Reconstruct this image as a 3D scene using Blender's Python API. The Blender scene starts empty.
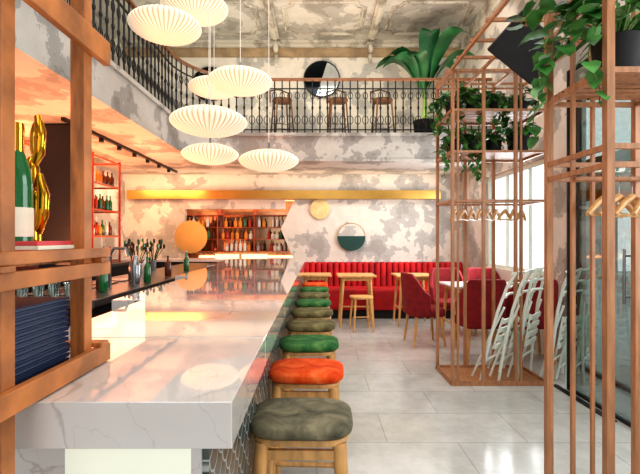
import bpy, math, random, bmesh
from mathutils import Vector, Matrix
random.seed(7)
S=bpy.context.scene
C=S.collection
pi=math.pi
def hx(h):
    h=h.lstrip('#'); r=[int(h[i:i+2],16)/255 for i in (0,2,4)]
    return tuple((c/12.92 if c<=.04045 else ((c+.055)/1.055)**2.4) for c in r)+(1,)

# ------------------------------------------------------------ materials
def newmat(n):
    m=bpy.data.materials.new(n); m.use_nodes=True
    nt=m.node_tree; return m,nt,nt.nodes['Principled BSDF']
def node(nt,t,**k):
    n=nt.nodes.new(t)
    for a,b in k.items():
        if a in n.inputs: n.inputs[a].default_value=b
        else: setattr(n,a,b)
    return n
def simple(n,col,rough=.5,metal=0,emit=0,var=.12,scale=8,bump=0,stretch=(1,1,1),ecol=None,coat=0):
    m,nt,p=newmat(n); c=hx(col)
    tc=node(nt,'ShaderNodeTexCoord'); mp=node(nt,'ShaderNodeMapping'); mp.inputs['Scale'].default_value=stretch
    nt.links.new(tc.outputs['Object'],mp.inputs['Vector'])
    no=node(nt,'ShaderNodeTexNoise',Scale=scale,Detail=5.0)
    nt.links.new(mp.outputs[0],no.inputs['Vector'])
    r=node(nt,'ShaderNodeValToRGB'); e=r.color_ramp.elements
    e[0].position=.35; e[1].position=.65
    e[0].color=tuple(x*(1-var) for x in c[:3])+(1,); e[1].color=tuple(min(1,x*(1+var)) for x in c[:3])+(1,)
    nt.links.new(no.outputs['Fac'],r.inputs['Fac']); nt.links.new(r.outputs[0],p.inputs['Base Color'])
    p.inputs['Roughness'].default_value=rough; p.inputs['Metallic'].default_value=metal
    if coat: p.inputs['Coat Weight'].default_value=coat
    if emit:
        p.inputs['Emission Color'].default_value=hx(ecol) if ecol else c; p.inputs['Emission Strength'].default_value=emit
    if bump:
        b=node(nt,'ShaderNodeBump',Strength=bump); b.inputs['Distance'].default_value=.01
        nt.links.new(no.outputs['Fac'],b.inputs['Height']); nt.links.new(b.outputs[0],p.inputs['Normal'])
    return m
def velvet(n,c1,c2,c3,scale=10):
    m,nt,p=newmat(n)
    tc=node(nt,'ShaderNodeTexCoord')
    no=node(nt,'ShaderNodeTexNoise',Scale=scale,Detail=6.0,Roughness=.6,Distortion=.6); nt.links.new(tc.outputs['Object'],no.inputs['Vector'])
    r=node(nt,'ShaderNodeValToRGB'); e=r.color_ramp.elements
    e[0].position=.33; e[1].position=.68; e[0].color=hx(c1); e[1].color=hx(c3); k=e.new(.5); k.color=hx(c2)
    nt.links.new(no.outputs['Fac'],r.inputs['Fac']); nt.links.new(r.outputs[0],p.inputs['Base Color'])
    p.inputs['Roughness'].default_value=.8; p.inputs['Specular IOR Level'].default_value=.2
    b=node(nt,'ShaderNodeBump',Strength=.12); b.inputs['Distance'].default_value=.006
    nt.links.new(no.outputs['Fac'],b.inputs['Height']); nt.links.new(b.outputs[0],p.inputs['Normal'])
    return m
def plaster(n,a,b,thr=.5,scale=1.1,c2=None,seed=0,lo=.88):
    m,nt,p=newmat(n)
    tc=node(nt,'ShaderNodeTexCoord'); mp=node(nt,'ShaderNodeMapping'); mp.inputs['Location'].default_value=(seed,seed*2,seed)
    nt.links.new(tc.outputs['Object'],mp.inputs['Vector'])
    n1=node(nt,'ShaderNodeTexNoise',Scale=scale,Detail=12.0,Roughness=.6)
    n2=node(nt,'ShaderNodeTexNoise',Scale=6,Detail=6.0,Roughness=.7)
    n3=node(nt,'ShaderNodeTexNoise',Scale=scale*.45,Detail=2.0)
    for q in(n1,n2,n3): nt.links.new(mp.outputs[0],q.inputs['Vector'])
    ad=node(nt,'ShaderNodeMath',operation='MULTIPLY_ADD'); ad.inputs[1].default_value=.35; 
    sb=node(nt,'ShaderNodeMath',operation='SUBTRACT'); sb.inputs[1].default_value=.5
    nt.links.new(n3.outputs['Fac'],sb.inputs[0]); nt.links.new(sb.outputs[0],ad.inputs[0]); nt.links.new(n1.outputs['Fac'],ad.inputs[2])
    r=node(nt,'ShaderNodeValToRGB'); e=r.color_ramp.elements
    e[0].position=thr-.005; e[1].position=thr+.005; e[0].color=hx(a); e[1].color=hx(b)
    e2=e.new(thr-.085); e2.color=hx(c2 or a); e3=e.new(thr-.075); e3.color=hx(a)
    nt.links.new(ad.outputs[0],r.inputs['Fac'])
    r2=node(nt,'ShaderNodeValToRGB'); f=r2.color_ramp.elements; f[0].position=.35; f[1].position=.65
    f[0].color=(lo,lo,lo,1); f[1].color=(1,1,1,1)
    nt.links.new(n2.outputs['Fac'],r2.inputs['Fac'])
    mx=node(nt,'ShaderNodeMix',data_type='RGBA',blend_type='MULTIPLY'); mx.inputs[0].default_value=1
    nt.links.new(r.outputs[0],mx.inputs[6]); nt.links.new(r2.outputs[0],mx.inputs[7])
    nt.links.new(mx.outputs[2],p.inputs['Base Color']); p.inputs['Roughness'].default_value=.8
    bp=node(nt,'ShaderNodeBump',Strength=.2); bp.inputs['Distance'].default_value=.01
    nt.links.new(r.outputs[0],bp.inputs['Height']); nt.links.new(bp.outputs[0],p.inputs['Normal'])
    return m
def marble(n,base='#DAD6D3',rough=.05,scale=.9,coat=0,vs=.72):
    m,nt,p=newmat(n)
    tc=node(nt,'ShaderNodeTexCoord')
    mp=node(nt,'ShaderNodeMapping'); mp.inputs['Rotation'].default_value=(.2,.3,.6); mp.inputs['Scale'].default_value=(1.5,.7,1.5)
    nt.links.new(tc.outputs['Object'],mp.inputs['Vector'])
    fac=[]
    for sc,w,off in((scale,.007,0),(scale*2.3,.004,3)):
        n1=node(nt,'ShaderNodeTexNoise',Scale=sc,Detail=6.0,Roughness=.5,Distortion=.35)
        m2=node(nt,'ShaderNodeMapping'); m2.inputs['Location'].default_value=(off,off,off)
        nt.links.new(mp.outputs[0],m2.inputs['Vector']); nt.links.new(m2.outputs[0],n1.inputs['Vector'])
        r=node(nt,'ShaderNodeValToRGB'); e=r.color_ramp.elements
        e[0].position=.5-w; e[0].color=(1,1,1,1); e[1].position=.5+w; e[1].color=(1,1,1,1)
        k=e.new(.5); v=vs if off==0 else .86; k.color=(v,v*.985,v*.97,1)
        nt.links.new(n1.outputs['Fac'],r.inputs['Fac']); fac.append(r)
    n2=node(nt,'ShaderNodeTexNoise',Scale=1.6,Detail=3.0); nt.links.new(mp.outputs[0],n2.inputs['Vector'])
    r2=node(nt,'ShaderNodeValToRGB'); f=r2.color_ramp.elements; f[0].position=.35;f[1].position=.6
    c=hx(base); f[0].color=tuple(x*.9 for x in c[:3])+(1,); f[1].color=c; nt.links.new(n2.outputs['Fac'],r2.inputs['Fac'])
    last=r2.outputs[0]
    for q in fac:
        mx=node(nt,'ShaderNodeMix',data_type='RGBA',blend_type='MULTIPLY'); mx.inputs[0].default_value=1
        nt.links.new(last,mx.inputs[6]); nt.links.new(q.outputs[0],mx.inputs[7]); last=mx.outputs[2]
    nt.links.new(last,p.inputs['Base Color']); p.inputs['Roughness'].default_value=rough
    if coat: p.inputs['IOR'].default_value=1.85; p.inputs['Coat Weight'].default_value=coat; p.inputs['Coat Roughness'].default_value=.01
    return m
def brick(n,c1,c2,mo,w,h,ms,rough,off=.5,rotx=None,noise=.1):
    m,nt,p=newmat(n)
    tc=node(nt,'ShaderNodeTexCoord'); mp=node(nt,'ShaderNodeMapping')
    if rotx: mp.inputs['Rotation'].default_value=rotx
    nt.links.new(tc.outputs['Object'],mp.inputs['Vector'])
    b=node(nt,'ShaderNodeTexBrick'); b.offset=off
    b.inputs['Color1'].default_value=hx(c1);b.inputs['Color2'].default_value=hx(c2);b.inputs['Mortar'].default_value=hx(mo)
    b.inputs['Scale'].default_value=1; b.inputs['Mortar Size'].default_value=ms
    b.inputs['Brick Width'].default_value=w; b.inputs['Row Height'].default_value=h
    nt.links.new(mp.outputs[0],b.inputs['Vector'])
    n2=node(nt,'ShaderNodeTexNoise',Scale=3.2,Detail=11.0,Roughness=.78); nt.links.new(tc.outputs['Object'],n2.inputs['Vector'])
    r2=node(nt,'ShaderNodeValToRGB'); f=r2.color_ramp.elements; f[0].position=.42;f[1].position=.58
    f[0].color=(1-noise*2,1-noise*2,1-noise*2,1); f[1].color=(1,1,1,1); nt.links.new(n2.outputs['Fac'],r2.inputs['Fac'])
    mx=node(nt,'ShaderNodeMix',data_type='RGBA',blend_type='MULTIPLY'); mx.inputs[0].default_value=1
    nt.links.new(b.outputs['Color'],mx.inputs[6]); nt.links.new(r2.outputs[0],mx.inputs[7])
    nt.links.new(mx.outputs[2],p.inputs['Base Color']); p.inputs['Roughness'].default_value=rough
    return m
def scallop(n):
    # fish-scale tiles on the YZ plane: dark glazed scales with pale joints
    m,nt,p=newmat(n); L=nt.links
    tc=node(nt,'ShaderNodeTexCoord'); sx=node(nt,'ShaderNodeSeparateXYZ'); L.new(tc.outputs['Object'],sx.inputs[0])
    def mt(op,a,b=None):
        q=node(nt,'ShaderNodeMath',operation=op)
        for i,v in enumerate((a,b)):
            if v is None: continue
            if isinstance(v,(int,float)): q.inputs[i].default_value=v
            else: L.new(v,q.inputs[i])
        return q.outputs[0]
    u=mt('DIVIDE',sx.outputs['Y'],.085); v=mt('DIVIDE',sx.outputs['Z'],.0425)
    row=mt('FLOOR',v); fv=mt('SUBTRACT',v,row); half=mt('MULTIPLY',mt('MODULO',row,2.0),.5)
    uu=mt('ADD',u,half); fu=mt('SUBTRACT',mt('FRACT',uu),.5)
    dy=mt('MULTIPLY',mt('SUBTRACT',1.0,fv),.5)
    d=mt('SQRT',mt('ADD',mt('MULTIPLY',fu,fu),mt('MULTIPLY',dy,dy)))
    r=node(nt,'ShaderNodeValToRGB'); e=r.color_ramp.elements
    e[0].position=.0; e[0].color=hx('#59605E'); e[1].position=.52; e[1].color=hx('#3B4240')
    k=e.new(.44); k.color=hx('#464D4B'); k=e.new(.46); k.color=hx('#A7ACAA'); k=e.new(.50); k.color=hx('#A7ACAA')
    L.new(d,r.inputs[0]); L.new(r.outputs[0],p.inputs['Base Color']); p.inputs['Roughness'].default_value=.22
    return m
def glass(n,col='#DDEEEA',gl=.12):
    m,nt,p=newmat(n); nt.nodes.remove(p)
    out=nt.nodes['Material Output']
    t=node(nt,'ShaderNodeBsdfTransparent'); t.inputs[0].default_value=hx(col)
    g=node(nt,'ShaderNodeBsdfGlossy'); g.inputs['Roughness'].default_value=.03
    mx=node(nt,'ShaderNodeMixShader'); mx.inputs[0].default_value=gl
    nt.links.new(t.outputs[0],mx.inputs[1]); nt.links.new(g.outputs[0],mx.inputs[2]); nt.links.new(mx.outputs[0],out.inputs[0])
    return m
def shademat():
    m,nt,p=newmat('lamp_shade')
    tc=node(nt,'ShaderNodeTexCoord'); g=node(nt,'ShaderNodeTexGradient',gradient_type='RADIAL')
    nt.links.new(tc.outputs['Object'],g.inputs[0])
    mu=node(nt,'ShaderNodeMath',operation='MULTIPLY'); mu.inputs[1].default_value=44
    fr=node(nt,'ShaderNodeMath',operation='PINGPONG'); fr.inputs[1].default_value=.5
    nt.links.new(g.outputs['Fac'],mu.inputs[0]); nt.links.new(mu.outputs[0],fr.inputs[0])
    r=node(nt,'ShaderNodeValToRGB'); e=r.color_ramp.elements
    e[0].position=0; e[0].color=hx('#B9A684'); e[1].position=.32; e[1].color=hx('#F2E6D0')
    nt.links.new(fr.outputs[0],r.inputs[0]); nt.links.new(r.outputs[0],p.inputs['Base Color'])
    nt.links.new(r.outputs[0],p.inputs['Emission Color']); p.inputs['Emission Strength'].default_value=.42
    p.inputs['Roughness'].default_value=.8
    return m

M={}
M['wall']=plaster('plaster_patchy','#AFADA7','#D6D2CA',.5,1.5,'#9F9C95')
M['wall2']=plaster('plaster_back','#B5B3AE','#DBD6CB',.48,2.0,'#A5A39D',3)
M['fascia']=plaster('plaster_fascia','#9C9B97','#BFBDB7',.5,2.2,'#8D8B86',5)
M['ceil']=plaster('plaster_ceiling','#A5A39D','#C3C0B8',.5,1.7,'#918F88',9)
M['mould']=plaster('moulding_paint','#A9A498','#C3BEB2',.5,3,'#918A7C',2)
M['crown']=simple('crown_paint','#937F63',.7,var=.25,scale=5)
M['marble']=marble('white_marble',coat=.8)
M['tabletop']=marble('table_marble',rough=.2,scale=3)
M['floor']=brick('stone_tiles','#CDCECA','#C1C4C1','#A9ABA9',.95,.48,.004,.15,noise=.08)
M['scale']=scallop('scalloped_tiles')
M['woodA']=simple('wood_shelf_orange','#AE6C38',.45,var=.35,scale=9,stretch=(6,1,1))
M['woodR']=simple('wood_rack_rose','#AB7A56',.45,var=.2,scale=10,stretch=(4,4,.6))
M['woodL']=simple('wood_beech','#D2A165',.45,var=.2,scale=12,stretch=(3,3,.6))
M['woodM']=simple('wood_handrail','#7E5233',.4,var=.2)
M['woodD']=simple('wood_dark_stool','#5A3B26',.5,var=.2)
M['black']=simple('black_metal','#17181A',.4,.3)
M['matte']=simple('black_matte','#1B1B1D',.7)
M['steel']=simple('steel','#9A9C9E',.25,.9)
M['darksteel']=simple('dark_worktop','#5A5450',.3,.3)
M['seam']=simple('seam_grey','#5F5B57',.6)
M['brass']=simple('brass','#BE9650',.28,.85,var=.1,scale=3)
M['gold']=simple('gold','#E0AA35',.15,1)
M['brassdisc']=simple('brass_disc','#C4A566',.4,.6,var=.05,scale=4)
M['palebrass']=simple('pale_brass','#D8C58E',.5,.3)
M['red']=simple('red_velvet','#B5121B',.75,var=.3,scale=5)
M['redchair']=simple('red_wool','#84161D',.85,var=.2,scale=14)
M['redmetal']=simple('copper_red_metal','#B85A42',.35,.5)
M['orange']=velvet('orange_velvet','#C23A0C','#E0531A','#F07C42')
M['green']=velvet('green_velvet','#25562E','#3D7340','#6C9656')
M['olive']=velvet('olive_velvet','#504930','#736A47','#968C64')
M['greyol']=velvet('grey_velvet','#4D4C40','#706B57','#938B72')
M['teal']=simple('dark_green_lacquer','#123F38',.4)
M['leaf']=simple('leaf_green','#47823D',.42,var=.6,scale=9)
M['leaf2']=simple('leaf_palm','#1E5530',.35,var=.5,scale=4)
M['stem']=simple('stem','#5E7A3C',.6)
M['shade']=shademat()
M['white']=simple('white_paint','#DDE5DB',.5,var=.04)
M['whiteglow']=simple('lit_panel','#E2E6D6',.5,emit=.3,var=.02,ecol='#FBFBE8')
M['warmglow']=simple('warm_lit_panel','#FFF4DD',.5,emit=.6,var=.02,ecol='#FFEBC0')
M['mirror']=simple('mirror_dark','#1C242B',.08,.9)
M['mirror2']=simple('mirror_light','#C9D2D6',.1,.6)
M['nichemirror']=simple('niche_mirror','#B58A68',.12,.8)
M['glass']=glass('window_glass','#F8FAF9',.05)
M['tint']=glass('tinted_glass','#D3DAD8',.12)
M['glassware']=glass('glassware','#E8F2F0',.35)
M['bg']=simple('bottle_green','#1C6A38',.12,coat=.5)
M['bb']=simple('bottle_brown','#5A2A12',.12)
M['bc']=simple('bottle_clear','#D6DAD2',.1)
M['br']=simple('bottle_red','#A8281C',.12)
M['ba']=simple('bottle_amber','#D08A2C',.12)
M['label']=simple('paper_label','#E9E2CC',.6)
M['menu']=simple('menu_navy','#1B2C4C',.5)
M['page']=simple('menu_page','#5C6B82',.6)
M['book']=simple('red_cover','#D4474C',.5)
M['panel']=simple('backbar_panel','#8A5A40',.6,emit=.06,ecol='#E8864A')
M['pave']=simple('pavement','#A9ABA9',.8)
M['facade']=simple('street_facade','#A2A6A3',.8,scale=1)
M['cord']=simple('cord_white','#E8E6E0',.5)

# ------------------------------------------------------------ mesh builder
class B:
    def __init__(s): s.v=[]; s.f=[]
    def add(s,vs,fs):
        o=len(s.v); s.v+=[tuple(v) for v in vs]; s.f+=[tuple(i+o for i in f) for f in fs]; return s
    def box(s,x0,x1,y0,y1,z0,z1):
        return s.add([(x0,y0,z0),(x1,y0,z0),(x1,y1,z0),(x0,y1,z0),(x0,y0,z1),(x1,y0,z1),(x1,y1,z1),(x0,y1,z1)],
         [(0,3,2,1),(4,5,6,7),(0,1,5,4),(1,2,6,5),(2,3,7,6),(3,0,4,7)])
    def bar(s,p0,p1,w,h=None):
        h=h or w; p0=Vector(p0);p1=Vector(p1); d=(p1-p0).normalized()
        up=Vector((0,0,1)) if abs(d.z)<.95 else Vector((0,1,0))
        a=d.cross(up).normalized(); b=a.cross(d).normalized()
        vs=[p+a*(i*w/2)+b*(j*h/2) for p in(p0,p1) for i,j in((-1,-1),(1,-1),(1,1),(-1,1))]
        return s.add(vs,[(0,1,2,3),(7,6,5,4),(0,4,5,1),(1,5,6,2),(2,6,7,3),(3,7,4,0)])
    def cyl(s,p0,p1,r0,r1=None,n=10):
        return s.tube([p0,p1],[r0,r0 if r1 is None else r1],n)
    def tube(s,pts,r,n=8,closed=False):
        pts=[Vector(p) for p in pts]; k=len(pts)
        rs=r if isinstance(r,(list,tuple)) else [r]*k
        vs=[];a=None
        for i,p in enumerate(pts):
            if closed: d=(pts[(i+1)%k]-pts[i-1]).normalized()
            else: d=(pts[min(i+1,k-1)]-pts[max(i-1,0)]).normalized()
            if a is None:
                up=Vector((0,0,1)) if abs(d.z)<.9 else Vector((0,1,0)); a=d.cross(up).normalized()
            else: a=(a-d*a.dot(d)).normalized()
            b=d.cross(a)
            for j in range(n):
                t=2*pi*j/n; vs.append(p+(a*math.cos(t)+b*math.sin(t))*rs[i])
        fs=[]
        for i in range(k if closed else k-1):
            i2=(i+1)%k
            for j in range(n): fs.append((i*n+j,i*n+(j+1)%n,i2*n+(j+1)%n,i2*n+j))
        if not closed: fs+=[tuple(range(n))[::-1],tuple(range((k-1)*n,k*n))]
        return s.add(vs,fs)
    def lathe(s,prof,c=(0,0,0),n=20,mod=None):
        vs=[];k=len(prof)
        for r,z in prof:
            for j in range(n):
                t=2*pi*j/n; q=r*(mod(j) if mod else 1)
                vs.append((c[0]+q*math.cos(t),c[1]+q*math.sin(t),c[2]+z))
        fs=[(i*n+j,i*n+(j+1)%n,(i+1)*n+(j+1)%n,(i+1)*n+j) for i in range(k-1) for j in range(n)]
        fs+=[tuple(range(n))[::-1],tuple(range((k-1)*n,k*n))]
        return s.add(vs,fs)
    def prism(s,pts,a0,a1,ax='z'):
        def q(p,a): return (p[0],p[1],a) if ax=='z' else ((p[0],a,p[1]) if ax=='y' else (a,p[0],p[1]))
        n=len(pts); vs=[q(p,a0) for p in pts]+[q(p,a1) for p in pts]
        fs=[tuple(range(n))[::-1],tuple(range(n,2*n))]+[(i,(i+1)%n,n+(i+1)%n,n+i) for i in range(n)]
        return s.add(vs,fs)
    def sell(s,c,d,e1=.5,e2=.5,nu=28,nv=12):
        def sp(x,e): return math.copysign(abs(x)**e,x)
        vs=[]
        for i in range(1,nv):
            v=-pi/2+pi*i/nv
            for j in range(nu):
                u=2*pi*j/nu
                vs.append((c[0]+d[0]*sp(math.cos(v),e1)*sp(math.cos(u),e2),c[1]+d[1]*sp(math.cos(v),e1)*sp(math.sin(u),e2),c[2]+d[2]*sp(math.sin(v),e1)))
        fs=[(i*nu+j,i*nu+(j+1)%nu,(i+1)*nu+(j+1)%nu,(i+1)*nu+j) for i in range(nv-2) for j in range(nu)]
        b=len(vs); vs+=[(c[0],c[1],c[2]-d[2]),(c[0],c[1],c[2]+d[2])]
        fs+=[(b,(j+1)%nu,j) for j in range(nu)]+[(b+1,(nv-2)*nu+j,(nv-2)*nu+(j+1)%nu) for j in range(nu)]
        return s.add(vs,fs)
    def disc(s,c,r,y0,y1,a0=0,a1=2*pi,n=40):
        full=abs(a1-a0-2*pi)<1e-6
        pts=[(c[0]+r*math.cos(a0+(a1-a0)*i/n),c[1]+r*math.sin(a0+(a1-a0)*i/n)) for i in range(n if full else n+1)]
        return s.prism(pts,y0,y1,'y')
def mk(name,b,mat,parent=None,bevel=0,smooth=False,loc=(0,0,0),rot=(0,0,0),ang=40,**props):
    me=bpy.data.meshes.new(name); me.from_pydata(b.v,[],b.f)
    bm=bmesh.new(); bm.from_mesh(me); bmesh.ops.recalc_face_normals(bm,faces=bm.faces); bm.to_mesh(me); bm.free()
    me.materials.append(M[mat] if isinstance(mat,str) else mat)
    if smooth: me.shade_smooth(); me.set_sharp_from_angle(angle=math.radians(ang))
    o=bpy.data.objects.new(name,me); C.objects.link(o); o.location=loc; o.rotation_euler=rot
    if parent: o.parent=parent
    if bevel:
        m=o.modifiers.new('bevel','BEVEL'); m.width=bevel; m.segments=2; m.limit_method='ANGLE'
    for k,v in props.items(): o[k]=v
    return o
def thing(name,label,cat,loc=(0,0,0),rot=(0,0,0),group=None):
    o=bpy.data.objects.new(name,None); C.objects.link(o); o.location=loc; o.rotation_euler=rot
    o.empty_display_size=.1
    o['label']=label; o['category']=cat
    if group: o['group']=group
    return o
def dup(root,loc,rot=None,label=None):
    n=root.copy(); C.objects.link(n); n.location=loc
    if rot is not None: n.rotation_euler=rot
    if label: n['label']=label
    def rec(a,b):
        for ch in a.children:
            c=ch.copy(); C.objects.link(c); c.parent=b; rec(ch,c)
    rec(root,n); return n
def st(name,b,mat,**k):
    return mk(name,b,mat,kind='structure',**k)

# ------------------------------------------------------------ room shell
XL,XR,YB,YF,ZC=-3.6,2.72,8.0,-2.2,5.0
st('floor',B().box(XL-.2,XR+.2,YF-.2,8.8,-.1,0),'floor')
st('ceiling',B().box(XL-.2,XR+.2,YF-.2,8.8,ZC,ZC+.15),'ceil')
st('wall_left',B().box(XL-.15,XL,YF,8.6,0,ZC),'wall')
def wallx(b,x0,x1,y0,y1,ops,h=ZC):
    y=y0
    for (a,c,z0,z1) in ops:
        b.box(x0,x1,y,a,0,h)
        if z0>0: b.box(x0,x1,a,c,0,z0)
        b.box(x0,x1,a,c,z1,h); y=c
    b.box(x0,x1,y,y1,0,h); return b
ops=[(.2,2.4,.9,3.0),(2.9,4.6,0,3.0),(4.95,6.95,.92,2.35)]
st('wall_right',wallx(B(),XR,XR+.18,YF,8.6,ops),'wall')
b=B()
b.prism([(XL,0),(-2.47,0),(-2.47,2.1),(XL,2.1)],YB,YB+.1,'y')
b.prism([(-2.47,0),(-.45,0),(-.45,1.0),(-2.47,1.0)],YB,YB+.1,'y')
b.prism([(-2.47,1.92),(-.6,1.92),(-.6,2.1),(-2.47,2.1)],YB,YB+.1,'y')
b.prism([(-.45,0),(XR,0),(XR,2.1),(-.42,2.1),(-.68,1.55),(-.45,1.0)],YB,YB+.1,'y')
b.prism([(XL,2.1),(XR,2.1),(XR,ZC),(XL,ZC)],YB,YB+.1,'y')
st('wall_back',b,'wall2')
b=B()
b.box(XL,-2.2,YF-.15,YF,0,ZC).box(1.8,XR,YF-.15,YF,0,ZC).box(-2.2,1.8,YF-.15,YF,0,.4).box(-2.2,1.8,YF-.15,YF,3.2,ZC)
st('wall_front',b,'wall')
st('baseboard_back',B().box(-.4,XR,YB-.02,YB,0,.12),'mould')
R=.95
arc=[(-1.9+R-R*math.cos(t),5.65+R*math.sin(t)) for t in [pi/2*i/14 for i in range(15)]]
path=[(-1.9,.6)]+arc+[(XR,6.6)]
def offs(path,o):
    out=[]
    for i,p in enumerate(path):
        a=path[max(i-1,0)];c=path[min(i+1,len(path)-1)]
        dx,dy=c[0]-a[0],c[1]-a[1];L=math.hypot(dx,dy)
        if i==0: dx,dy,L=0,1,1
        if i==len(path)-1: dx,dy,L=1,0,1
        out.append((p[0]+dy/L*o,p[1]-dx/L*o))
    return out
def ribbon(b,path,o0,o1,z0,z1):
    A=offs(path,o0);D=offs(path,o1);n=len(path);vs=[];fs=[]
    for i in range(n): vs+=[(A[i][0],A[i][1],z0),(D[i][0],D[i][1],z0),(D[i][0],D[i][1],z1),(A[i][0],A[i][1],z1)]
    for i in range(n-1):
        for j in range(4): fs.append((i*4+j,i*4+(j+1)%4,i*4+4+(j+1)%4,i*4+4+j))
    fs+=[(0,1,2,3),((n-1)*4+3,(n-1)*4+2,(n-1)*4+1,(n-1)*4)]
    return b.add(vs,fs)
b=B().prism(path+[(XR,YB),(XL,YB),(XL,.6)],2.57,3.0)
st('trim_1',b,'fascia',label='curved plaster mezzanine slab')
b=B(); ribbon(b,path,0,.035,2.95,3.0); ribbon(b,path,0,.02,2.57,2.60)
st('trim_2',b,'fascia',smooth=True,label='thin moulding along mezzanine edge')
b=B(); b.prism([(YB,4.9),(YB,4.76),(YB-.03,4.77),(YB-.05,4.82),(YB-.1,4.86),(YB-.1,4.9)],XL,XR,'x')
st('trim_3',b,'crown',smooth=True,label='brown crown moulding')
b=B(); b.box(XL,XR,YB-.14,YB,4.9,4.955).box(XL,XR,YB-.2,YB,4.955,ZC)
st('trim_4',b,'mould',label='stepped cornice')
b=B()
for x in(-.75,.98):
    b.sell((x,7.78,4.86),(.05,.06,.1),.8,.8); b.sell((x,7.88,4.7),(.035,.05,.08),.8,.8)
    for k in range(5):
        a=pi*k/4; b.sell((x+.075*math.cos(a),7.76,4.89+.05*math.sin(a)),(.025,.04,.025),1,1,10,6)
    b.box(x-.07,x+.07,5.0,7.65,ZC-.05,ZC); b.box(x-.03,x+.03,5.0,7.65,ZC-.075,ZC-.05)
b.box(XL,XR,6.28,6.4,ZC-.05,ZC)
st('trim_6',b,'mould',smooth=True,label='ornamental plaster brackets and ribs')
b=B()
def arcp(cx,cy,r,a0,a1,n=8): return [(cx+r*math.cos(a0+(a1-a0)*i/n),cy+r*math.sin(a0+(a1-a0)*i/n)) for i in range(n+1)]
for (a,c) in((-.68,.91),(1.05,2.6),(-2.4,-.82)):
    for (q,th) in((.14,.02),(.2,.01)):
        x0,x1,y0,y1,r=a+q,c-q,6.45+q*.6,7.65-q*.6,.14
        P=arcp(x0,y0,r,pi/2,0)+arcp(x1,y0,r,pi,pi/2)+arcp(x1,y1,r,-pi/2,-pi)+arcp(x0,y1,r,0,-pi/2)
        b.tube([(p[0],p[1],ZC-.006) for p in P],th,6,True)
st('trim_7',b,'mould',smooth=True,label='moulded ceiling panels with notched corners')
b=B().box(XR-.12,XR,YF,YB-.3,4.75,ZC); st('trim_8',b,'mould',label='side crown moulding')
def framed(name,x,y0,y1,z0,z1,ny,nz,gm,label,fm='black',w=.05,t=.05):
    r=thing(name,label,'x'); r['kind']='structure'
    del r['category']
    fb=B().box(x,x+t,y0,y0+w,z0,z1).box(x,x+t,y1-w,y1,z0,z1).box(x,x+t,y0+w,y1-w,z0,z0+w).box(x,x+t,y0+w,y1-w,z1-w,z1)
    mk('frame',fb,fm,r,kind='structure')
    mb=B()
    for i in range(1,ny):
        y=y0+(y1-y0)*i/ny; mb.box(x+.01,x+t-.01,y-w*.35,y+w*.35,z0+w,z1-w)
    for i in range(1,nz):
        z=z0+(z1-z0)*i/nz; mb.box(x+.012,x+t-.012,y0+w,y1-w,z-w*.3,z+w*.3)
    if mb.v: mk('mullion',mb,fm,r,kind='structure')
    mk('glass_pane',B().box(x+t*.45,x+t*.55,y0+w*.9,y1-w*.9,z0+w*.9,z1-w*.9),gm,r,kind='structure')
    return r
framed('window_1',XR+.06,4.95,6.95,.92,2.35,3,1,'glass','tall daylit window with pale frame','white')
framed('window_2',XR+.06,.2,2.4,.9,3.0,2,2,'glass','large street window with dark frame')
framed('door_1',XR+.06,2.9,4.6,0,3.0,2,1,'glass','glazed street door with black metal frame',w=.035)
d=framed('door_2',2.28,2.95,3.9,0,2.9,1,1,'tint','open glass door leaf with slim black frame',w=.025,t=.03)
mk('handle',B().cyl((2.23,3.1,.9),(2.23,3.1,1.3),.01).cyl((2.23,3.1,.95),(2.28,3.1,.95),.008).cyl((2.23,3.1,1.25),(2.28,3.1,1.25),.008),'steel',d,kind='structure')
st('trim_9',B().box(2.2,2.25,3.2,4.0,0,.01),'black',label='black floor threshold')
st('floor_pavement',B().box(XR+.18,14,-8,18,-.12,-.02),'pave')
b=B()
for k in range(8): b.box(9.7,10,1+k*2.2,2.2+k*2.2,0,4.2)
b.box(9.7,10,0,18,2.7,4.2)
st('wall_street',b,'facade',label='pale facade across the street')

# ------------------------------------------------------------ mezzanine railing
rl=thing('balcony_railing','black wrought-iron railing with brown wooden handrail along the mezzanine','railing')
rp=[(-1.9,2.4)]+arc+[(XR,6.6)]
b=B(); ribbon(b,rp,-.085,-.03,3.83,3.87); mk('handrail',b,'woodM',rl,bevel=.008)
b=B(); ribbon(b,rp,-.07,-.05,3.06,3.075); mk('lower_rail',b,'black',rl)
b=B(); ribbon(b,rp,-.07,-.05,3.70,3.715); mk('upper_rail',b,'black',rl)
bb=B(); bb.cyl((0,0,0),(0,0,.83),.010,n=6)
for z,r in((.22,.045),(.6,.035)):
    bb.tube([(r*math.cos(t)+.0,0,z+r*1.5*math.sin(t)) for t in [2*pi*i/12 for i in range(12)]],.006,5,True)
bb.sell((0,0,.41),(.018,.018,.035),1,1,8,6)
base=None; pp=offs(rp,-.06)
segs=[];tot=0
for i in range(len(pp)-1):
    L=math.hypot(pp[i+1][0]-pp[i][0],pp[i+1][1]-pp[i][1]); segs.append((tot,L,pp[i],pp[i+1])); tot+=L
s=.05
while s<tot-.05:
    for a,L,p,q in segs:
        if a<=s<=a+L:
            f=(s-a)/L; x=p[0]+(q[0]-p[0])*f; y=p[1]+(q[1]-p[1])*f; an=math.atan2(q[1]-p[1],q[0]-p[0]); break
    if base is None: o=base=mk('baluster',bb,'black',rl,smooth=True)
    else: o=base.copy(); C.objects.link(o)
    o.location=(x,y,3.0); o.rotation_euler=(0,0,an); s+=.118

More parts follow.
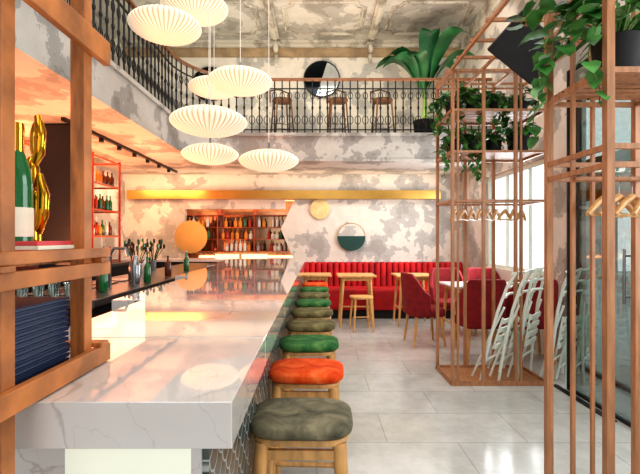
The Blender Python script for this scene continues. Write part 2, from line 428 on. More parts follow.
# ------------------------------------------------------------ bar counter
bar=thing('bar_counter','long white veined marble bar with dark scalloped tile side','bar counter',(0,0,0))
secs=[(.833,1.37,-.80),(1.37,2.2,-.90),(2.2,3.6,-1.06),(3.6,5.1,-1.2),(5.1,6.6,-1.32)]
for a,c,xl in secs:
    a2=a+(.003 if a>.9 else 0); c2=c-(.003 if c<6.5 else 0)
    mk('worktop',B().box(xl,-.166,a2,c2,.968,1.06),'marble',bar,bevel=.002)
    if a>.9: mk('seam',B().box(xl+.12,-.17,a-.003,a+.003,.97,1.055),'seam',bar)
mk('base',B().prism([(-.25,.93),(-.25,6.55),(-1.2,6.55),(-1.1,4.5),(-.96,2.5),(-.75,1.2),(-.74,.93)],.0,.967),'matte',bar)
mk('tile_cladding',B().box(-.25,-.235,.93,6.55,.02,.95),'scale',bar)
mk('lit_panel',B().box(-.54,-.27,.915,.93,.3,.955),'whiteglow',bar,label='softly lit white panel')
mk('end_panel',B().box(-.78,-.54,.915,.93,0,.965).box(-.27,-.25,.915,.93,0,.965),'tabletop',bar)

def stool(mat,label,loc,rot):
    r=thing('bar_stool',label,'stool',loc,(0,0,rot),'bar stools along the counter')
    mk('seat_cushion',B().sell((0,0,.709),(.188,.155,.030),.55,.55,44,14),mat,r,smooth=True,ang=80)
    mk('seat_frame',B().sell((0,0,.672),(.172,.138,.014),.3,.45,40,8),'woodL',r,smooth=True)
    for sx in(-1,1):
        for sy in(-1,1):
            mk('leg',B().tube([(sx*.135,sy*.105,.668),(sx*.16,sy*.13,.3),(sx*.178,sy*.15,0)],[.025,.022,.017],12),'woodL',r,smooth=True)
    for a,c in(((-.142,-.11),(.142,-.11)),((.142,.11),(-.142,.11))):
        mk('apron',B().bar((a[0],a[1],.625),(c[0],c[1],.625),.018,.035),'woodL',r,bevel=.003)
    for a,c in(((-.16,-.13),(.16,-.13)),((.16,-.13),(.16,.13)),((.16,.13),(-.16,.13)),((-.16,.13),(-.16,-.13))):
        mk('stretcher',B().cyl((a[0],a[1],.3),(c[0],c[1],.3),.012,n=8),'woodL',r,smooth=True)
    return r
kinds=[('greyol','grey-olive velvet'),('orange','bright orange velvet'),('green','green velvet'),('olive','olive velvet'),('olive','olive velvet'),('green','green velvet'),('olive','olive velvet'),('green','green velvet'),('orange','orange velvet')]
for i,(m,l) in enumerate(kinds):
    stool(m,'beech bar stool with '+l+' cushion at the bar',(-.055+.003*i,1.6+.565*i,0),random.uniform(-.06,.06))

# ------------------------------------------------------------ pendants
def pendant(x,y,z,lab):
    r=thing('pendant_lamp',lab,'lamp',(x,y,z),(0,0,random.random()),'saucer pendant lamps above the bar')
    prof=[]
    for i in range(19):
        t=-pi/2+pi*i/18; prof.append((max(.04,.33*abs(math.cos(t))),.118*math.copysign(abs(math.sin(t))**1.15,math.sin(t))))
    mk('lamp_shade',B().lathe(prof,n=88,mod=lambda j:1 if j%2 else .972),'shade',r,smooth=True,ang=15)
    mk('cap',B().lathe([(.045,.112),(.045,.125),(.012,.14),(.01,.2)],n=16),'steel',r,smooth=True)
    mk('cord',B().cyl((0,0,.2),(0,0,ZC-z-.03),.004,n=6),'cord',r)
    mk('canopy',B().cyl((0,0,ZC-z-.03),(0,0,ZC-z),.06,n=16),'cord',r)
for p in [(-1.42,4.0,3.36),(-1.23,4.3,3.70),(-1.35,5.6,3.35),(-.79,4.4,2.99),(-.936,3.7,2.385),(-1.25,5.0,2.36),(-.53,4.7,2.23)]:
    pendant(*p,'white pleated saucer pendant lamp on thin cord')

# ------------------------------------------------------------ wooden shelf on the bar (near)
sh=thing('wooden_shelf','orange-brown timber open shelf standing on the marble bar','shelf')
for x,y,z0 in((-.577,.775,0),(-.577,1.045,1.061),(-.98,.775,0),(-.98,1.045,1.061)):
    mk('post',B().box(x-.0175,x+.0175,y-.0175,y+.0175,z0,2.3),'woodA',sh,bevel=.002)
for z,h in((1.085,.022),(1.303,.016),(1.343,.012),(1.86,.03),(2.15,.03)):
    for x in(-.550,-1.008):
        mk('side_rail',B().box(x-.009,x+.009,.72,1.12,z-h,z+h),'woodA',sh,bevel=.002)
for z,y,d in((1.303,.743,.016),(1.303,1.082,.016),(1.86,.743,.03),(1.085,1.082,.022)):
    mk('cross_rail',B().box(-1.02,-.536,y-.018,y+.018,z+d,z+d+.0115),'woodA',sh,bevel=.002)
b=B()
for k in range(6): b.box(-.998,-.6,.80+k*.043,.84+k*.043,1.322,1.332)
mk('shelf_board',b,'woodA',sh)
b=B()
for k in range(2): b.box(-.95,-.60,.795+k*.11,.895+k*.11,1.066,1.076)
mk('shelf_board',b,'woodA',sh)
ZT=1.333
r=thing('champagne_bottle','dark green champagne bottle with pale label on the shelf','bottle',(-.675,.96,ZT))
mk('body',B().lathe([(.02,0),(.031,.005),(.032,.16),(.027,.20),(.0145,.24),(.0125,.27),(.0125,.29)]),'bg',r,smooth=True)
mk('label',B().lathe([(.0325,.05),(.0325,.115)],n=24),'label',r,smooth=True)
mk('foil',B().lathe([(.0145,.24),(.0145,.285),(.0155,.29),(.014,.305)],n=16),'gold',r,smooth=True)
r=thing('gold_sculpture','shiny gold balloon-like sculpture on the shelf','sculpture',(-.685,1.03,ZT))
b=B()
b.sell((0,0,.045),(.018,.02,.045),1,1,16,10).sell((.008,0,.12),(.015,.015,.045),1,1,16,10).sell((-.003,0,.2),(.018,.018,.045),1,1,16,10).sell((.008,0,.28),(.014,.014,.05),1,1,16,10)
mk('body',b,'gold',r,smooth=True,ang=80)
mk('arm',B().tube([(.012,0,.06),(.03,-.01,.1),(.032,-.01,.15),(.015,0,.2)],[.009,.013,.013,.008],12),'gold',r,smooth=True,ang=80)
mk('arm',B().tube([(.0,0,.22),(.022,-.01,.25),(.025,-.01,.3),(.012,0,.34)],[.008,.012,.012,.008],12),'gold',r,smooth=True,ang=80)
for k,(dx,m,l) in enumerate(((0,'book','red paperback lying flat on the timber shelf'),(.004,'label','cream booklet lying flat on the timber shelf'),(-.006,'book','coral softcover lying flat on the timber shelf'))):
    mk('book',B().box(-.02,.028,-.09,.07,0,.009),m,None,bevel=.001,loc=(-.613+dx*.4,.98,ZT+.012+k*.0095),rot=(0,0,.02*k),label=l,category='book',group='books on the timber shelf')
mk('book',B().box(-.02,.028,-.09,.07,0,.011),'menu',None,bevel=.001,loc=(-.613,.98,ZT),label='navy hardcover lying flat on the timber shelf',category='book',group='books on the timber shelf')
for k in range(13):
    r=thing('menu_folder','navy menu folder in a stack on the bar','menu',(-.665+random.uniform(-.002,.002),.925,1.077+k*.0125),(0,0,random.uniform(-.006,.006)),'stack of navy menus on the bar')
    mk('cover',B().box(-.105,.07,-.10,.10,0,.004).box(-.105,.07,-.10,.10,.0085,.0119).box(-.105,-.1,-.1,.1,.004,.0085),'menu',r)
    mk('pages',B().box(-.099,.064,-.094,.094,.0042,.0083),'page',r)

# ------------------------------------------------------------ behind the bar
r=thing('bar_workstation','dark steel bartender workstation behind the bar','workstation')
mk('worktop',B().box(-2.0,-1.36,2.6,6.5,.95,1.0),'darksteel',r,bevel=.005)
mk('cabinet_body',B().box(-1.95,-1.4,2.65,6.45,.08,.95),'matte',r)
mk('plinth',B().box(-1.9,-1.45,2.7,6.4,0,.08),'black',r)
for k in range(5): mk('cabinet_door',B().box(-1.965,-1.95,2.7+k*.75,3.4+k*.75,.12,.92),'darksteel',r)
mk('tap',B().tube([(-1.6,3.3,1.0),(-1.6,3.3,1.25),(-1.57,3.3,1.3),(-1.48,3.3,1.3),(-1.46,3.3,1.24)],.012,10),'steel',r,smooth=True)
for k in range(4): mk('inset_tray',B().box(-1.9,-1.68,2.8+k*.3,3.02+k*.3,1.0,1.012),'steel',r,bevel=.004)
r=thing('back_counter','grey stone counter along the back wall behind the bar','counter')
mk('worktop',B().box(-3.55,-.95,7.35,7.98,.97,1.01),'tabletop',r)
mk('cabinet_body',B().box(-3.5,-1.0,7.4,7.95,.0,.97),'matte',r)
r=thing('wall_counter','black service counter along the wall','counter')
mk('worktop',B().box(-3.58,-2.9,2.8,6.9,.97,1.01),'darksteel',r)
mk('cabinet_body',B().box(-3.55,-2.95,2.85,6.85,0,.97),'matte',r)
mk('tall_fridge',B().box(-2.885,-2.52,4.42,4.6,0,2.56),'matte',None,bevel=.01,label='tall matte black fridge column behind the bar',category='fridge')
r=thing('display_box','white glowing display box on the back counter','display box',(-1.35,7.65,1.011))
mk('body',B().box(-.45,.45,-.12,.12,0,.09),'warmglow',r,bevel=.01)
mk('lid',B().box(-.47,.47,-.14,.14,.09,.105),'woodL',r)
mk('divider',B().box(-.02,.02,-.125,-.12,0,.09),'woodL',r)
def crack(y0,y1,z0,z1,n):
    r=thing('bottle_rack','copper-red metal rack with glass shelves for bottles','rack')
    x0,x1=-3.5,-3.05
    for y in(y0,(y0+y1)/2,y1):
        for x in(x0,x1): mk('post',B().bar((x,y,z0),(x,y,z1),.026),'redmetal',r)
    for k in range(n):
        z=z0+.03+(z1-z0-.06)*k/(n-1)
        mk('shelf',B().box(x0,x1,y0,y1,z,z+.01),'glassware',r)
        for x in(x0,x1): mk('rail',B().bar((x,y0,z-.008),(x,y1,z-.008),.02),'redmetal',r)
        for y in(y0,(y0+y1)/2,y1): mk('rail',B().bar((x0,y,z-.008),(x1,y,z-.008),.02),'redmetal',r)
    return r
crack(5.0,6.6,1.012,2.55,5); crack(3.2,4.3,1.012,2.55,5)
def bottle(mat,h,r):
    o=mk('liquor_bottle',B().lathe([(r*.9,0),(r,.01),(r,h*.58),(r*.7,h*.68),(r*.33,h*.76),(r*.33,h*.95),(r*.42,h*.955),(r*.42,h)],n=14),mat,None,smooth=True,loc=(0,0,-50))
    return o
lab={'bg':'green glass liquor bottle','bb':'brown glass liquor bottle','bc':'clear glass liquor bottle','br':'red liquor bottle','ba':'amber liquor bottle','bw':'squat pale liquor bottle'}
protos={k:bottle(m,h,r) for k,m,h,r in(('bg','bg',.22,.03),('bb','bb',.2,.033),('bc','bc',.22,.03),('br','br',.2,.03),('ba','ba',.18,.036),('bw','bc',.15,.042))}
def place(x,y,z,grp,ks='bg bb bc br ba bw bb'):
    k=random.choice(ks.split()); o=protos[k].copy(); C.objects.link(o); o.location=(x,y,z)
    o['label']=lab[k]+' on '+grp.split(' on ')[1]; o['category']='bottle'; o['group']=grp
for k in range(0,4):
    z=1.012+.03+1.478*k/4+.011
    for j in range(14): place(-3.13+random.uniform(-.02,.02),5.07+j*.108,z,'bottles on the copper rack')
    if k in(1,2):
        for j in range(12): place(-3.32+random.uniform(-.02,.02),5.1+j*.125,z,'bottles on the copper rack')
    if k: 
        for j in range(6): place(-3.2,3.35+j*.16,z,'bottles on the copper rack')
r=thing('back_bar_shelves','warm-lit mirrored wall niche with bottle shelves','shelf')
mk('back_panel',B().box(-2.6,-.2,8.42,8.45,.95,2.15),'nichemirror',r)
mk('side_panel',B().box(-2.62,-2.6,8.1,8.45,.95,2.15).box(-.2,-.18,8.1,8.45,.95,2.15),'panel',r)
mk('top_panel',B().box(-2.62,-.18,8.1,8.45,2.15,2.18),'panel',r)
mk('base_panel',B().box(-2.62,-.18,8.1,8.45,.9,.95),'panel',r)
zs=[1.13,1.36,1.59,1.82]
for z in zs: mk('shelf',B().box(-2.6,-.2,8.13,8.42,z-.008,z),'redmetal',r)
for x in(-1.9,-1.2): mk('divider',B().box(x-.006,x+.006,8.13,8.42,.95,2.15),'redmetal',r)
for z in zs[:3]:
    x=-2.45
    while x<-.5:
        if min(abs(x+1.9),abs(x+1.2))>.05 and random.random()<.9: place(x,8.24+random.uniform(-.04,.04),z+.001,'bottles on the back bar shelves','bg bb bc br ba bw bc ba')
        x+=random.uniform(.075,.1)
def utensils(x,y,z):
    r=thing('utensil_holder','dark steel holder full of bar tools and green stirrers','utensil holder',(x,y,z))
    mk('cup',B().lathe([(.04,0),(.045,.02),(.05,.12)],n=20),'steel',r,smooth=True)
    for k in range(18):
        a=random.random()*2*pi; q=.03; t=.12+random.random()*.05
        p0=(q*.5*math.cos(a),q*.5*math.sin(a),.08); p1=(t*.8*math.cos(a),t*.8*math.sin(a),.25+random.random()*.1)
        bb=B().cyl(p0,p1,.004,n=6); bb.sell(p1,(.015,.012,.03),1,1,8,6)
        mk('bar_tool',bb,random.choice(['black','leaf2','black','bg']),r,smooth=True)
utensils(-1.85,4.4,1.001); utensils(-1.93,5.0,1.001)
for (x,y) in((-1.5,3.0),(-1.58,3.12),(-1.45,3.65),(-1.6,3.7),(-1.5,4.3),(-1.65,4.1),(-1.5,4.9),(-1.62,5.3)):
    place(x,y,1.001,'pouring bottles on the workstation','bb bg bc')
gl=mk('drinking_glass',B().lathe([(.025,0),(.03,.004),(.037,.1),(.0355,.1),(.028,.01),(.001,.01)],n=16),'glassware',None,smooth=True,loc=(-1.45,2.68,1.001),label='clear drinking glass on the workstation',category='glass',group='glasses on the workstation')
for k in range(1,5):
    o=gl.copy(); C.objects.link(o); o.location=(-1.45-.1*k,2.68,1.001)
for o in protos.values(): bpy.data.objects.remove(o)
mk('cocktail_shaker',B().lathe([(.035,0),(.045,.15),(.042,.17),(.03,.2),(.02,.21),(.02,.24)],n=20),'steel',None,smooth=True,loc=(-1.45,3.4,1.001),label='steel cocktail shaker on the workstation',category='shaker')
r=thing('track_light','black ceiling track with small round spotlights','lamp',(-2.5,0,0))
mk('track',B().box(-.02,.02,4.2,7.6,2.535,2.569),'black',r)
for k in range(7): mk('spotlight',B().cyl((0,4.5+k*.45,2.535),(0,4.5+k*.45,2.49),.028,n=12),'black',r,smooth=True)

# ------------------------------------------------------------ brass band, discs
mk('brass_band',B().box(-3.5,2.28,7.86,7.9,2.10,2.26).box(-3.5,2.28,7.9,7.99,2.10,2.115),'brass',None,bevel=.004,label='long polished brass band across the back wall',category='brass panel')
r=thing('wall_disc','large round brass disc on the plaster wall','wall decoration',(-2.31,7.95,1.40))
mk('plate',B().disc((0,0),.30,-.13,-.11),'brassdisc',r,smooth=True); mk('mount',B().cyl((0,-.11,0),(0,.05,0),.03),'brass',r)
r=thing('wall_disc','small round pale brass disc on the plaster wall','wall decoration',(.056,7.99,1.92))
mk('plate',B().disc((0,0),.185,-.04,-.01),'palebrass',r,smooth=True); mk('mount',B().cyl((0,-.01,0),(0,.01,0),.05),'brass',r)
r=thing('round_wall_ornament','round ornament with dark green lower half and thin brass rim','wall decoration',(.64,7.99,1.40))
mk('lower_half',B().disc((0,0),.26,-.05,-.02,pi*.98,2.02*pi),'teal',r); mk('upper_half',B().disc((0,0),.25,-.03,-.015,0,pi),'wall2',r)
mk('rim',B().tube([(.255*math.cos(t),-.03,.255*math.sin(t)) for t in [2*pi*i/48 for i in range(48)]],.006,6,True),'brass',r,smooth=True)
for x,z,q in((.09,4.34,.33),(-2.0,4.25,.31)):
    r=thing('round_mirror','round dark mirror with thin black rim on upper wall','mirror',(x,7.98,z),(0,0,0),'round mirrors on the upper wall')
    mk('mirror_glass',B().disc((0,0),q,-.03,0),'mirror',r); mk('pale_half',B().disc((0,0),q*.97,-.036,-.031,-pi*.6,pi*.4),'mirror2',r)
    mk('rim',B().tube([(q*math.cos(t),-.03,q*math.sin(t)) for t in [2*pi*i/48 for i in range(48)]],.014,6,True),'black',r,smooth=True)

# ------------------------------------------------------------ red banquette
r=thing('banquette','long red velvet banquette with channel-tufted back against wall','sofa')
x0,x1=-.24,2.66
mk('base',B().box(x0+.03,x1-.03,7.32,7.9,0,.14),'matte',r)
mk('seat',B().sell(((x0+x1)/2,7.53,.33),((x1-x0)/2,.3,.18),.15,.06,60,12),'red',r,smooth=True,ang=60)
b=B().box(x0,x1,7.84,7.96,.3,.93)
n=27;w=(x1-x0)/n
for k in range(n): b.sell((x0+w*(k+.5),7.82,.69),(w*.5,.085,.255),.35,.8,12,10)
mk('backrest',b,'red',r,smooth=True,ang=60)

def table(x,y,w,d,h,lab,grp,top='woodL',leg=.02):
    r=thing('dining_table',lab,'table',(x,y,0),(0,0,0),grp)
    mk('table_top',B().box(-w/2,w/2,-d/2,d/2,h-.03,h),top,r,bevel=.008)
    mk('apron',B().box(-w/2+.06,w/2-.06,-d/2+.06,d/2-.06,h-.085,h-.031),'woodL',r)
    for sx in(-1,1):
        for sy in(-1,1):
            a=(sx*(w/2-.09),sy*(d/2-.09),h-.05); c=(sx*(w/2-.04),sy*(d/2-.04),0)
            mk('leg',B().cyl(a,c,leg*1.25,leg*.8,n=10),'woodL',r,smooth=True)
    for sx in(-1,1): mk('stretcher',B().cyl((sx*(w/2-.055),-(d/2-.055),.28),(sx*(w/2-.055),(d/2-.055),.28),.012),'woodL',r)
    mk('stretcher',B().cyl((-(w/2-.055),0,.28),((w/2-.055),0,.28),.012),'woodL',r)
for x,y in((.62,6.85),(1.53,6.85)): table(x,y,.6,.55,.8,'square beech-topped table with splayed legs by the banquette','tables by the red banquette')
table(-.02,6.93,.5,.5,.8,'square beech-topped table with splayed legs by the banquette','tables by the red banquette')
table(2.16,5.6,.96,.62,.78,'rectangular white marble table with beech legs among red chairs',None,'tabletop')
r=thing('low_stool','small beech stool with rounded seat by the banquette table','stool',(.66,6.36,0),(0,0,.15))
mk('seat',B().sell((0,0,.5),(.17,.15,.02),.3,.6,24,8),'woodL',r,smooth=True)
for sx in(-1,1):
    for sy in(-1,1): mk('leg',B().cyl((sx*.11,sy*.1,.49),(sx*.15,sy*.14,0),.018,.013,8),'woodL',r)
mk('stretcher',B().cyl((-.13,0,.2),(.13,0,.2),.01),'woodL',r)
def chair(x,y,rot,lab='dark red wool armchair with squared rounded back and beech legs'):
    r=thing('dining_chair',lab,'chair',(x,y,0),(0,0,rot),'red chairs around the marble table')
    mk('seat',B().sell((0,0,.43),(.23,.23,.06),.4,.4,32,10),'redchair',r,smooth=True,ang=70)
    pts_o=[];pts_i=[]
    sp=lambda v,e: math.copysign(abs(v)**e,v)
    for i in range(25):
        t=pi*(1.0+1.0*i/24); pts_o.append((.262*sp(math.cos(t),.62),.255*sp(math.sin(t),.62))); pts_i.append((.214*sp(math.cos(t),.62),.207*sp(math.sin(t),.62)))
    b=B(); vs=[];fs=[];n=25
    for i in range(n):
        y0=pts_o[i][1]/-.255; zt=.66+.27*min(1,max(0,(y0-.15)/.7))
        o=pts_o[i];q=pts_i[i]
        vs+=[(o[0],o[1],.40),(o[0]*1.03,o[1]*1.12,zt),(q[0]*1.03,q[1]*1.14,zt),(q[0],q[1],.40)]
    for i in range(n-1):
        for j in range(4): fs.append((i*4+j,i*4+(j+1)%4,i*4+4+(j+1)%4,i*4+4+j))
    fs+=[(0,1,2,3),((n-1)*4+3,(n-1)*4+2,(n-1)*4+1,(n-1)*4)]
    b.add(vs,fs); mk('backrest',b,'redchair',r,bevel=.015,smooth=True,ang=50)
    for sx in(-1,1):
        for sy in(-1,1): mk('leg',B().cyl((sx*.17,sy*.16,.4),(sx*.21,sy*.2,0),.022,.014,10),'woodL',r,smooth=True)
chair(1.84,4.89,.08); chair(2.42,4.89,-.08); chair(1.40,5.58,-pi/2+.1); chair(1.92,6.2,pi); chair(2.45,6.2,pi-.05)
for x in(-.6,.36,1.13):
    r=thing('high_stool','tall dark wooden stool standing on the mezzanine','stool',(x,7.35,3.0),(0,0,random.random()*.4),'high stools on the mezzanine')
    mk('seat',B().sell((0,0,.74),(.17,.17,.025),.4,.8,24,8),'woodD',r,smooth=True)
    mk('backrest',B().tube([(-.17,.15,.74),(-.17,.18,.95),(0,.2,1.0),(.17,.18,.95),(.17,.15,.74)],.014,8),'woodD',r,smooth=True)
    for sx in(-1,1):
        for sy in(-1,1): mk('leg',B().cyl((sx*.12,sy*.12,.73),(sx*.17,sy*.17,0),.016,.012,8),'woodD',r)
    mk('footrest',B().tube([(.15*a,.15*c,.3) for a,c in((-1,-1),(1,-1),(1,1),(-1,1))],.009,6,True),'woodD',r)

# ------------------------------------------------------------ plants
def leaf(b,p,d,L,W,up=Vector((0,0,1))):
    d=Vector(d).normalized(); s=d.cross(up)
    if s.length<.1: s=Vector((1,0,0))
    s.normalize(); n=s.cross(d); p=Vector(p)
    a=p; m1=p+d*L*.35-n*L*.02; m2=p+d*L*.7-n*L*.05; t=p+d*L-n*L*.16
    l0=p-d*L*.06+s*W*.3+n*L*.04;r0=p-d*L*.06-s*W*.3+n*L*.04
    l1=p+d*L*.28+s*W*.5+n*L*.06;r1=p+d*L*.28-s*W*.5+n*L*.06
    l2=p+d*L*.68+s*W*.35;r2=p+d*L*.68-s*W*.35
    b.add([a,m1,m2,t,l0,l1,l2,r0,r1,r2],[(0,1,5,4),(1,2,6,5),(2,3,6),(0,7,8,1),(1,8,9,2),(2,9,3)])
def plant(name,lab,loc,pr,ph,stems,reach,up,droop,L,seed,group=None,dirs=None,vines=0,vl=.6,per=2):
    rnd=random.Random(seed)
    r=thing(name,lab,'plant',loc,(0,0,0),group)
    mk('pot',B().lathe([(pr*.75,0),(pr*.8,.005),(pr,ph),(pr*1.03,ph),(pr*.93,ph),(pr*.9,ph*.85),(.01,ph*.85)],n=28),'matte',r,smooth=True)
    lb=B();sb=B()
    for k in range(stems):
        a=rnd.random()*2*pi
        R_=reach*rnd.uniform(.4,1);U=up*rnd.uniform(.3,1.1);D=droop*rnd.uniform(.1,1)
        pts=[]
        for i in range(9):
            t=i/8; q=R_*(t**.8)
            pts.append(Vector((q*math.cos(a)+rnd.uniform(-.01,.01),q*math.sin(a)+rnd.uniform(-.01,.01),ph*.86+U*math.sin(min(1,t*1.6)*pi/2)-D*max(0,t-.3)**1.3*1.5)))
        sb.tube(pts,.0035,5)
        for i in range(2,9):
            for q in range(per):
                if per==1 and i%2 and i!=8 and rnd.random()<.3: continue
                az=a+rnd.uniform(-1.6,1.6); dd=Vector((math.cos(az),math.sin(az),rnd.uniform(-.9,.3)))
                l=L*rnd.uniform(.6,1.15); leaf(lb,pts[i]+dd*.01,dd,l,l*.85)
    for k in range(vines):
        a=rnd.choice(dirs or [pi])+rnd.uniform(-.7,.7); V=vl*rnd.uniform(.5,1); q0=reach*rnd.uniform(.45,.75)
        pts=[Vector((0,0,ph*.86)),Vector((q0*.5*math.cos(a),q0*.5*math.sin(a),ph+.06))]
        for i in range(9):
            t=i/8; pts.append(Vector((q0*math.cos(a)+.03*math.sin(t*6+k),q0*math.sin(a)+.02*math.cos(t*5),ph-.02-V*t)))
        sb.tube(pts,.003,5)
        for i in range(1,11):
            az=rnd.uniform(0,2*pi); dd=Vector((math.cos(az),math.sin(az),-.9)); l=L*rnd.uniform(.5,.9); leaf(lb,pts[i],dd,l,l*.85)
    mk('stems',sb,'stem',r,smooth=True); mk('foliage',lb,'leaf',r,smooth=True,ang=60)
    return r
G='trailing plants on the timber racks'
plant('potted_pothos','trailing green plant in black pot on timber rack shelf',(1.46,2.08,2.14),.11,.2,26,.48,.42,.32,.105,11,G,[pi,pi*1.1],3,.45,1)
plant('potted_pothos','trailing green plant in black pot on timber rack shelf',(1.66,2.12,2.14),.07,.15,9,.24,.35,.3,.1,2,G,[-pi/2],2,.4,1)
for i,x in enumerate((1.36,1.56,1.76)):
    plant('potted_pothos','small trailing plant in black pot on timber rack shelf',(x,4.25,2.21),.075,.14,12,.2,.17,.2,.08,30+i,G,[pi,-pi/2],3,.4,1)
plant('potted_pothos','bushy plant in wide black pot on timber rack shelf',(2.0,4.25,2.21),.11,.19,11,.18,.16,.06,.085,5,G,None,0,0,1)
for i,x in enumerate((1.35,1.56,1.78,2.02)):
    plant('potted_pothos','bushy green plant in black pot on upper rack shelf',(x,4.25,2.6),.075,.12,15,.22,.17,.18,.08,40+i,G,[pi,-pi/2],3,.35,1)
r=thing('banana_plant','tall banana plant with broad arching leaves on the mezzanine','plant',(1.80,7.15,3.0))
mk('pot',B().lathe([(.14,0),(.15,.01),(.19,.32),(.195,.33),(.17,.33),(.16,.28),(.01,.28)],n=28),'matte',r,smooth=True)
mk('stalk',B().tube([(0,0,.28),(.01,0,.6),(0,0,.95)],[.05,.04,.025],12),'stem',r,smooth=True)
rn=random.Random(4)
for k in range(16):
    a=2*pi*k/16*1.62+.3; Lr=rn.uniform(.45,.95); up=rn.uniform(.75,1.15); b=B()
    if math.sin(a)>.3: Lr*=.6
    cs=[]
    for i in range(13):
        t=i/12; cs.append(Vector((Lr*t**1.2*math.cos(a),Lr*.85*t**1.2*math.sin(a),.6+up*math.sin(t*pi*.6)*1.05-.15*t*t)))
    s=Vector((-math.sin(a),math.cos(a),0)); vs=[];fs=[]
    for i,c in enumerate(cs):
        t=i/12; w=.16*max(0,math.sin(pi*max(0,(t-.22)/.78)))**.6+.006
        vs+=[c+s*w+Vector((0,0,w*.3)),c,c-s*w+Vector((0,0,w*.3))]
    for i in range(12): fs+=[(i*3,i*3+1,i*3+4,i*3+3),(i*3+1,i*3+2,i*3+5,i*3+4)]
    b.add(vs,fs); mk('leaf',b,'leaf2',r,smooth=True,ang=60)

# ------------------------------------------------------------ timber racks
rk=thing('timber_rack','tall rose-toned timber slat rack holding plants and hangers','rack')
xs=[1.27,1.56,1.86,2.15]
for y in(4.0,4.5):
    for x in xs: mk('post',B().box(x-.014,x+.014,y-.014,y+.014,0,2.94),'woodR',rk)
for x in(1.32,1.91): mk('slim_post',B().box(x-.009,x+.009,3.991,4.009,0,2.94),'woodR',rk)
for z in(.03,1.73,2.19,2.58,2.95):
    for y in(4.0,4.5): mk('rail',B().box(1.256,2.164,y-.011,y+.011,z-.011,z+.011),'woodR',rk)
    for x in(1.27,2.15): mk('side_rail',B().box(x-.011,x+.011,4.011,4.489,z-.011,z+.011),'woodR',rk)
for z in(2.2,2.59):
    b=B()
    for k in range(8): b.box(1.26,2.16,4.03+k*.056,4.07+k*.056,z,z+.009)
    mk('slatted_shelf',b,'woodR',rk)
mk('base_board',B().box(1.25,2.17,3.98,4.52,0.0,.02),'woodR',rk)
mk('hanging_rod',B().cyl((1.27,4.25,1.74),(2.15,4.25,1.74),.011),'woodR',rk)
for x in xs: mk('canopy_rail',B().bar((x,4.514,2.97),(x,2.36,2.97),.024),'woodR',rk)
for k in range(7): mk('canopy_crossbar',B().bar((1.25,2.5+k*.33,2.995),(2.17,2.5+k*.33,2.995),.024),'woodR',rk)
rk2=thing('timber_rack','tall rose-toned timber rack with plant shelf and hanging rod','rack')
for x in(1.27,1.75):
    for y in(1.86,2.34): mk('post',B().box(x-.017,x+.017,y-.017,y+.017,0,3.2),'woodR',rk2)
for x,y in((1.27,2.12),(1.51,2.34)): mk('slim_post',B().box(x-.009,x+.009,y-.009,y+.009,0,3.2),'woodR',rk2)
for z in(.03,1.7,1.78,2.11,2.55,3.15):
    for y in(1.86,2.34): mk('rail',B().box(1.254,1.766,y-.012,y+.012,z-.012,z+.012),'woodR',rk2)
    for x in(1.27,1.75): mk('side_rail',B().box(x-.012,x+.012,1.872,2.328,z-.012,z+.012),'woodR',rk2)
b=B()
for k in range(7): b.box(1.26,1.76,1.885+k*.062,1.93+k*.062,2.123,2.138)
mk('slatted_shelf',b,'woodR',rk2)
mk('hanging_rod',B().cyl((1.27,2.1,1.67),(1.75,2.1,1.67),.012),'woodR',rk2)
def hanger(loc,rot,grp,base=[None]):
    if base[0] is None:
        r=thing('coat_hanger','pale wooden coat hanger on a timber rod','hanger',loc,(0,0,rot),grp)
        mk('hook',B().tube([(.0,0,-.02-.07),(0,0,-.035),(.014,0,-.022),(.0185,0,0),(.012,0,.014),(0,0,.0185),(-.012,0,.014),(-.018,0,0)],.0025,6),'steel',r,smooth=True)
        b=B().tube([(-.2,0,-.18),(-.1,0,-.125),(0,0,-.088),(.1,0,-.125),(.2,0,-.18)],[.010,.016,.018,.016,.010],8); b.cyl((-.185,0,-.178),(.185,0,-.178),.007,n=6)
        mk('body',b,'woodL',r,smooth=True); base[0]=r; return r
    n=dup(base[0],loc,(0,0,rot)); n['group']=grp; return n
for k in range(5): hanger((1.42+k*.065,2.1,1.67),.62+random.uniform(-.08,.08),'hangers on the timber racks')
for k in range(9): hanger((1.38+k*.082,4.25,1.74),.95+random.uniform(-.12,.12),'hangers on the timber racks')
r=thing('ceiling_speaker','black tilted panel speaker hung from the timber canopy','speaker',(1.62,3.3,2.84),(-.75,.5,.3))
mk('body',B().box(-.24,.24,-.17,.17,-.02,.02),'matte',r,bevel=.01); mk('bracket',B().cyl((0,0,.02),(0,0,.12),.012),'black',r)

def fchair():
    r=thing('folding_chair','folded white slatted wooden chair leaning in the rack','chair',(0,0,0),(0,0,0),'folded white chairs in the rack')
    for x in(-.21,.21): mk('frame_leg',B().tube([(x,-.03,0),(x,0,.35),(x,.012,.7),(x*.98,-.0,.95),(x*.9,-.03,1.1)],[.013,.015,.015,.014,.012],8),'white',r,smooth=True)
    for x in(-.175,.175): mk('rear_leg',B().tube([(x,.07,.0),(x,.035,.35),(x,-.02,.76)],[.011,.012,.011],8),'white',r,smooth=True)
    for z,w in((.86,.2),(.96,.2),(1.07,.19)):
        mk('back_slat',B().tube([(-w,-.01,z),(-w*.5,.02,z),(0,.03,z),(w*.5,.02,z),(w,-.01,z)],.013,6),'white',r,smooth=True)
    for k in range(4): mk('seat_slat',B().box(-.15,.15,-.045,-.032,.34+k*.085,.385+k*.085),'white',r)
    for x in(-.14,.14): mk('seat_rail',B().box(x-.009,x+.009,-.032,-.018,.33,.65),'white',r)
    mk('stretcher',B().cyl((-.175,.06,.12),(.175,.06,.12),.01),'white',r)
    mk('stretcher',B().cyl((-.21,-.01,.22),(.21,-.01,.22),.01),'white',r)
    return r
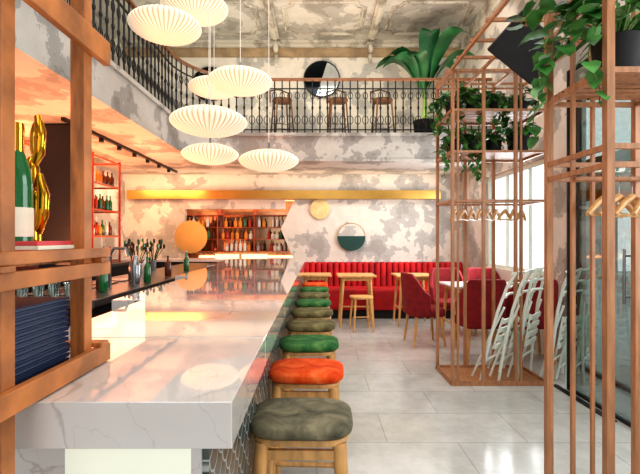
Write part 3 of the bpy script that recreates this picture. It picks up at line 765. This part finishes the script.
fc=fchair(); fc.location=(1.68,4.22,.022); fc.rotation_euler=(math.radians(17),0,math.radians(44))
for k,(x,t,a) in enumerate(((1.85,14,46),(2.02,9,48))):
    dup(fc,(x,4.23,.022),(math.radians(t),0,math.radians(a)))
for k in range(3):
    dup(fc,(2.33+.16*k,4.22,0.0),(math.radians(9-3*k),0,math.radians(46)),'folded white slatted wooden chair leaning by glass door')

# ------------------------------------------------------------ lights
def area(n,loc,rot,sx,sy,p,col):
    l=bpy.data.lights.new(n,'AREA'); l.shape='RECTANGLE'; l.size=sx;l.size_y=sy;l.energy=p;l.color=col
    o=bpy.data.objects.new(n,l); C.objects.link(o); o.location=loc;o.rotation_euler=rot; return o
area('fill_light',(0,3.2,4.85),(0,0,0),4,5,98,(1,.97,.92))  # added soft fill below the ceiling, not a fixture of the room
area('fill_light',(0.3,0.0,4.5),(math.radians(35),0,0),4,3,66,(1,.97,.93))  # second added fill, tilted towards the back; no lamp hangs here
area('uplight',(-3.3,4.9,2.2),(pi,0,0),.3,3.6,60,(1,.3,.12))
area('uplight',(-2.45,4.6,1.1),(pi,0,0),.5,3.8,120,(1,.33,.14))
area('rack_light',(-2.7,5.9,1.9),(0,math.radians(-90),0),.9,1.6,13,(1,.4,.22))
area('wall_light',(-.2,7.75,2.32),(pi,0,0),5,.1,8,(1,.72,.45))
area('niche_light',(-1.4,8.28,2.13),(0,0,0),2.2,.15,16,(1,.7,.45))
area('niche_light',(-1.4,8.14,1.0),(math.radians(115),0,0),2.0,.05,6,(1,.65,.4))
area('back_light',(.8,7.2,2.53),(0,0,0),3.0,.5,19,(1,.93,.85))
area('wall_wash',(-2.9,7.1,2.4),(math.radians(35),0,0),1.2,.4,19,(1,.56,.3))
area('mezzanine_uplight',(0,6.9,3.4),(math.radians(175),0,0),5,.5,42,(1,.84,.62))
area('mezzanine_light',(0,5.9,4.7),(math.radians(50),0,0),5,.4,34,(1,.92,.8))
area('window_light',(2.66,5.95,1.65),(0,math.radians(90),0),1.3,1.9,70,(.94,.97,1))
area('window_light',(2.66,1.3,1.95),(0,math.radians(90),0),2,2,50,(.94,.97,1))
W=bpy.data.worlds.new('World'); S.world=W; W.use_nodes=True
bg=W.node_tree.nodes['Background']; bg.inputs[0].default_value=(.96,.98,1,1); bg.inputs[1].default_value=1.6

S.view_settings.view_transform='Standard'
try: S.view_settings.look='Medium High Contrast'
except Exception: pass
cam=bpy.data.cameras.new('Camera'); cam.sensor_width=36; cam.lens=427/640*36; cam.shift_x=3/640; cam.shift_y=1/640; cam.clip_start=.05
co=bpy.data.objects.new('Camera',cam); C.objects.link(co); co.location=(0,0,1.38); co.rotation_euler=(pi/2,0,0); S.camera=co
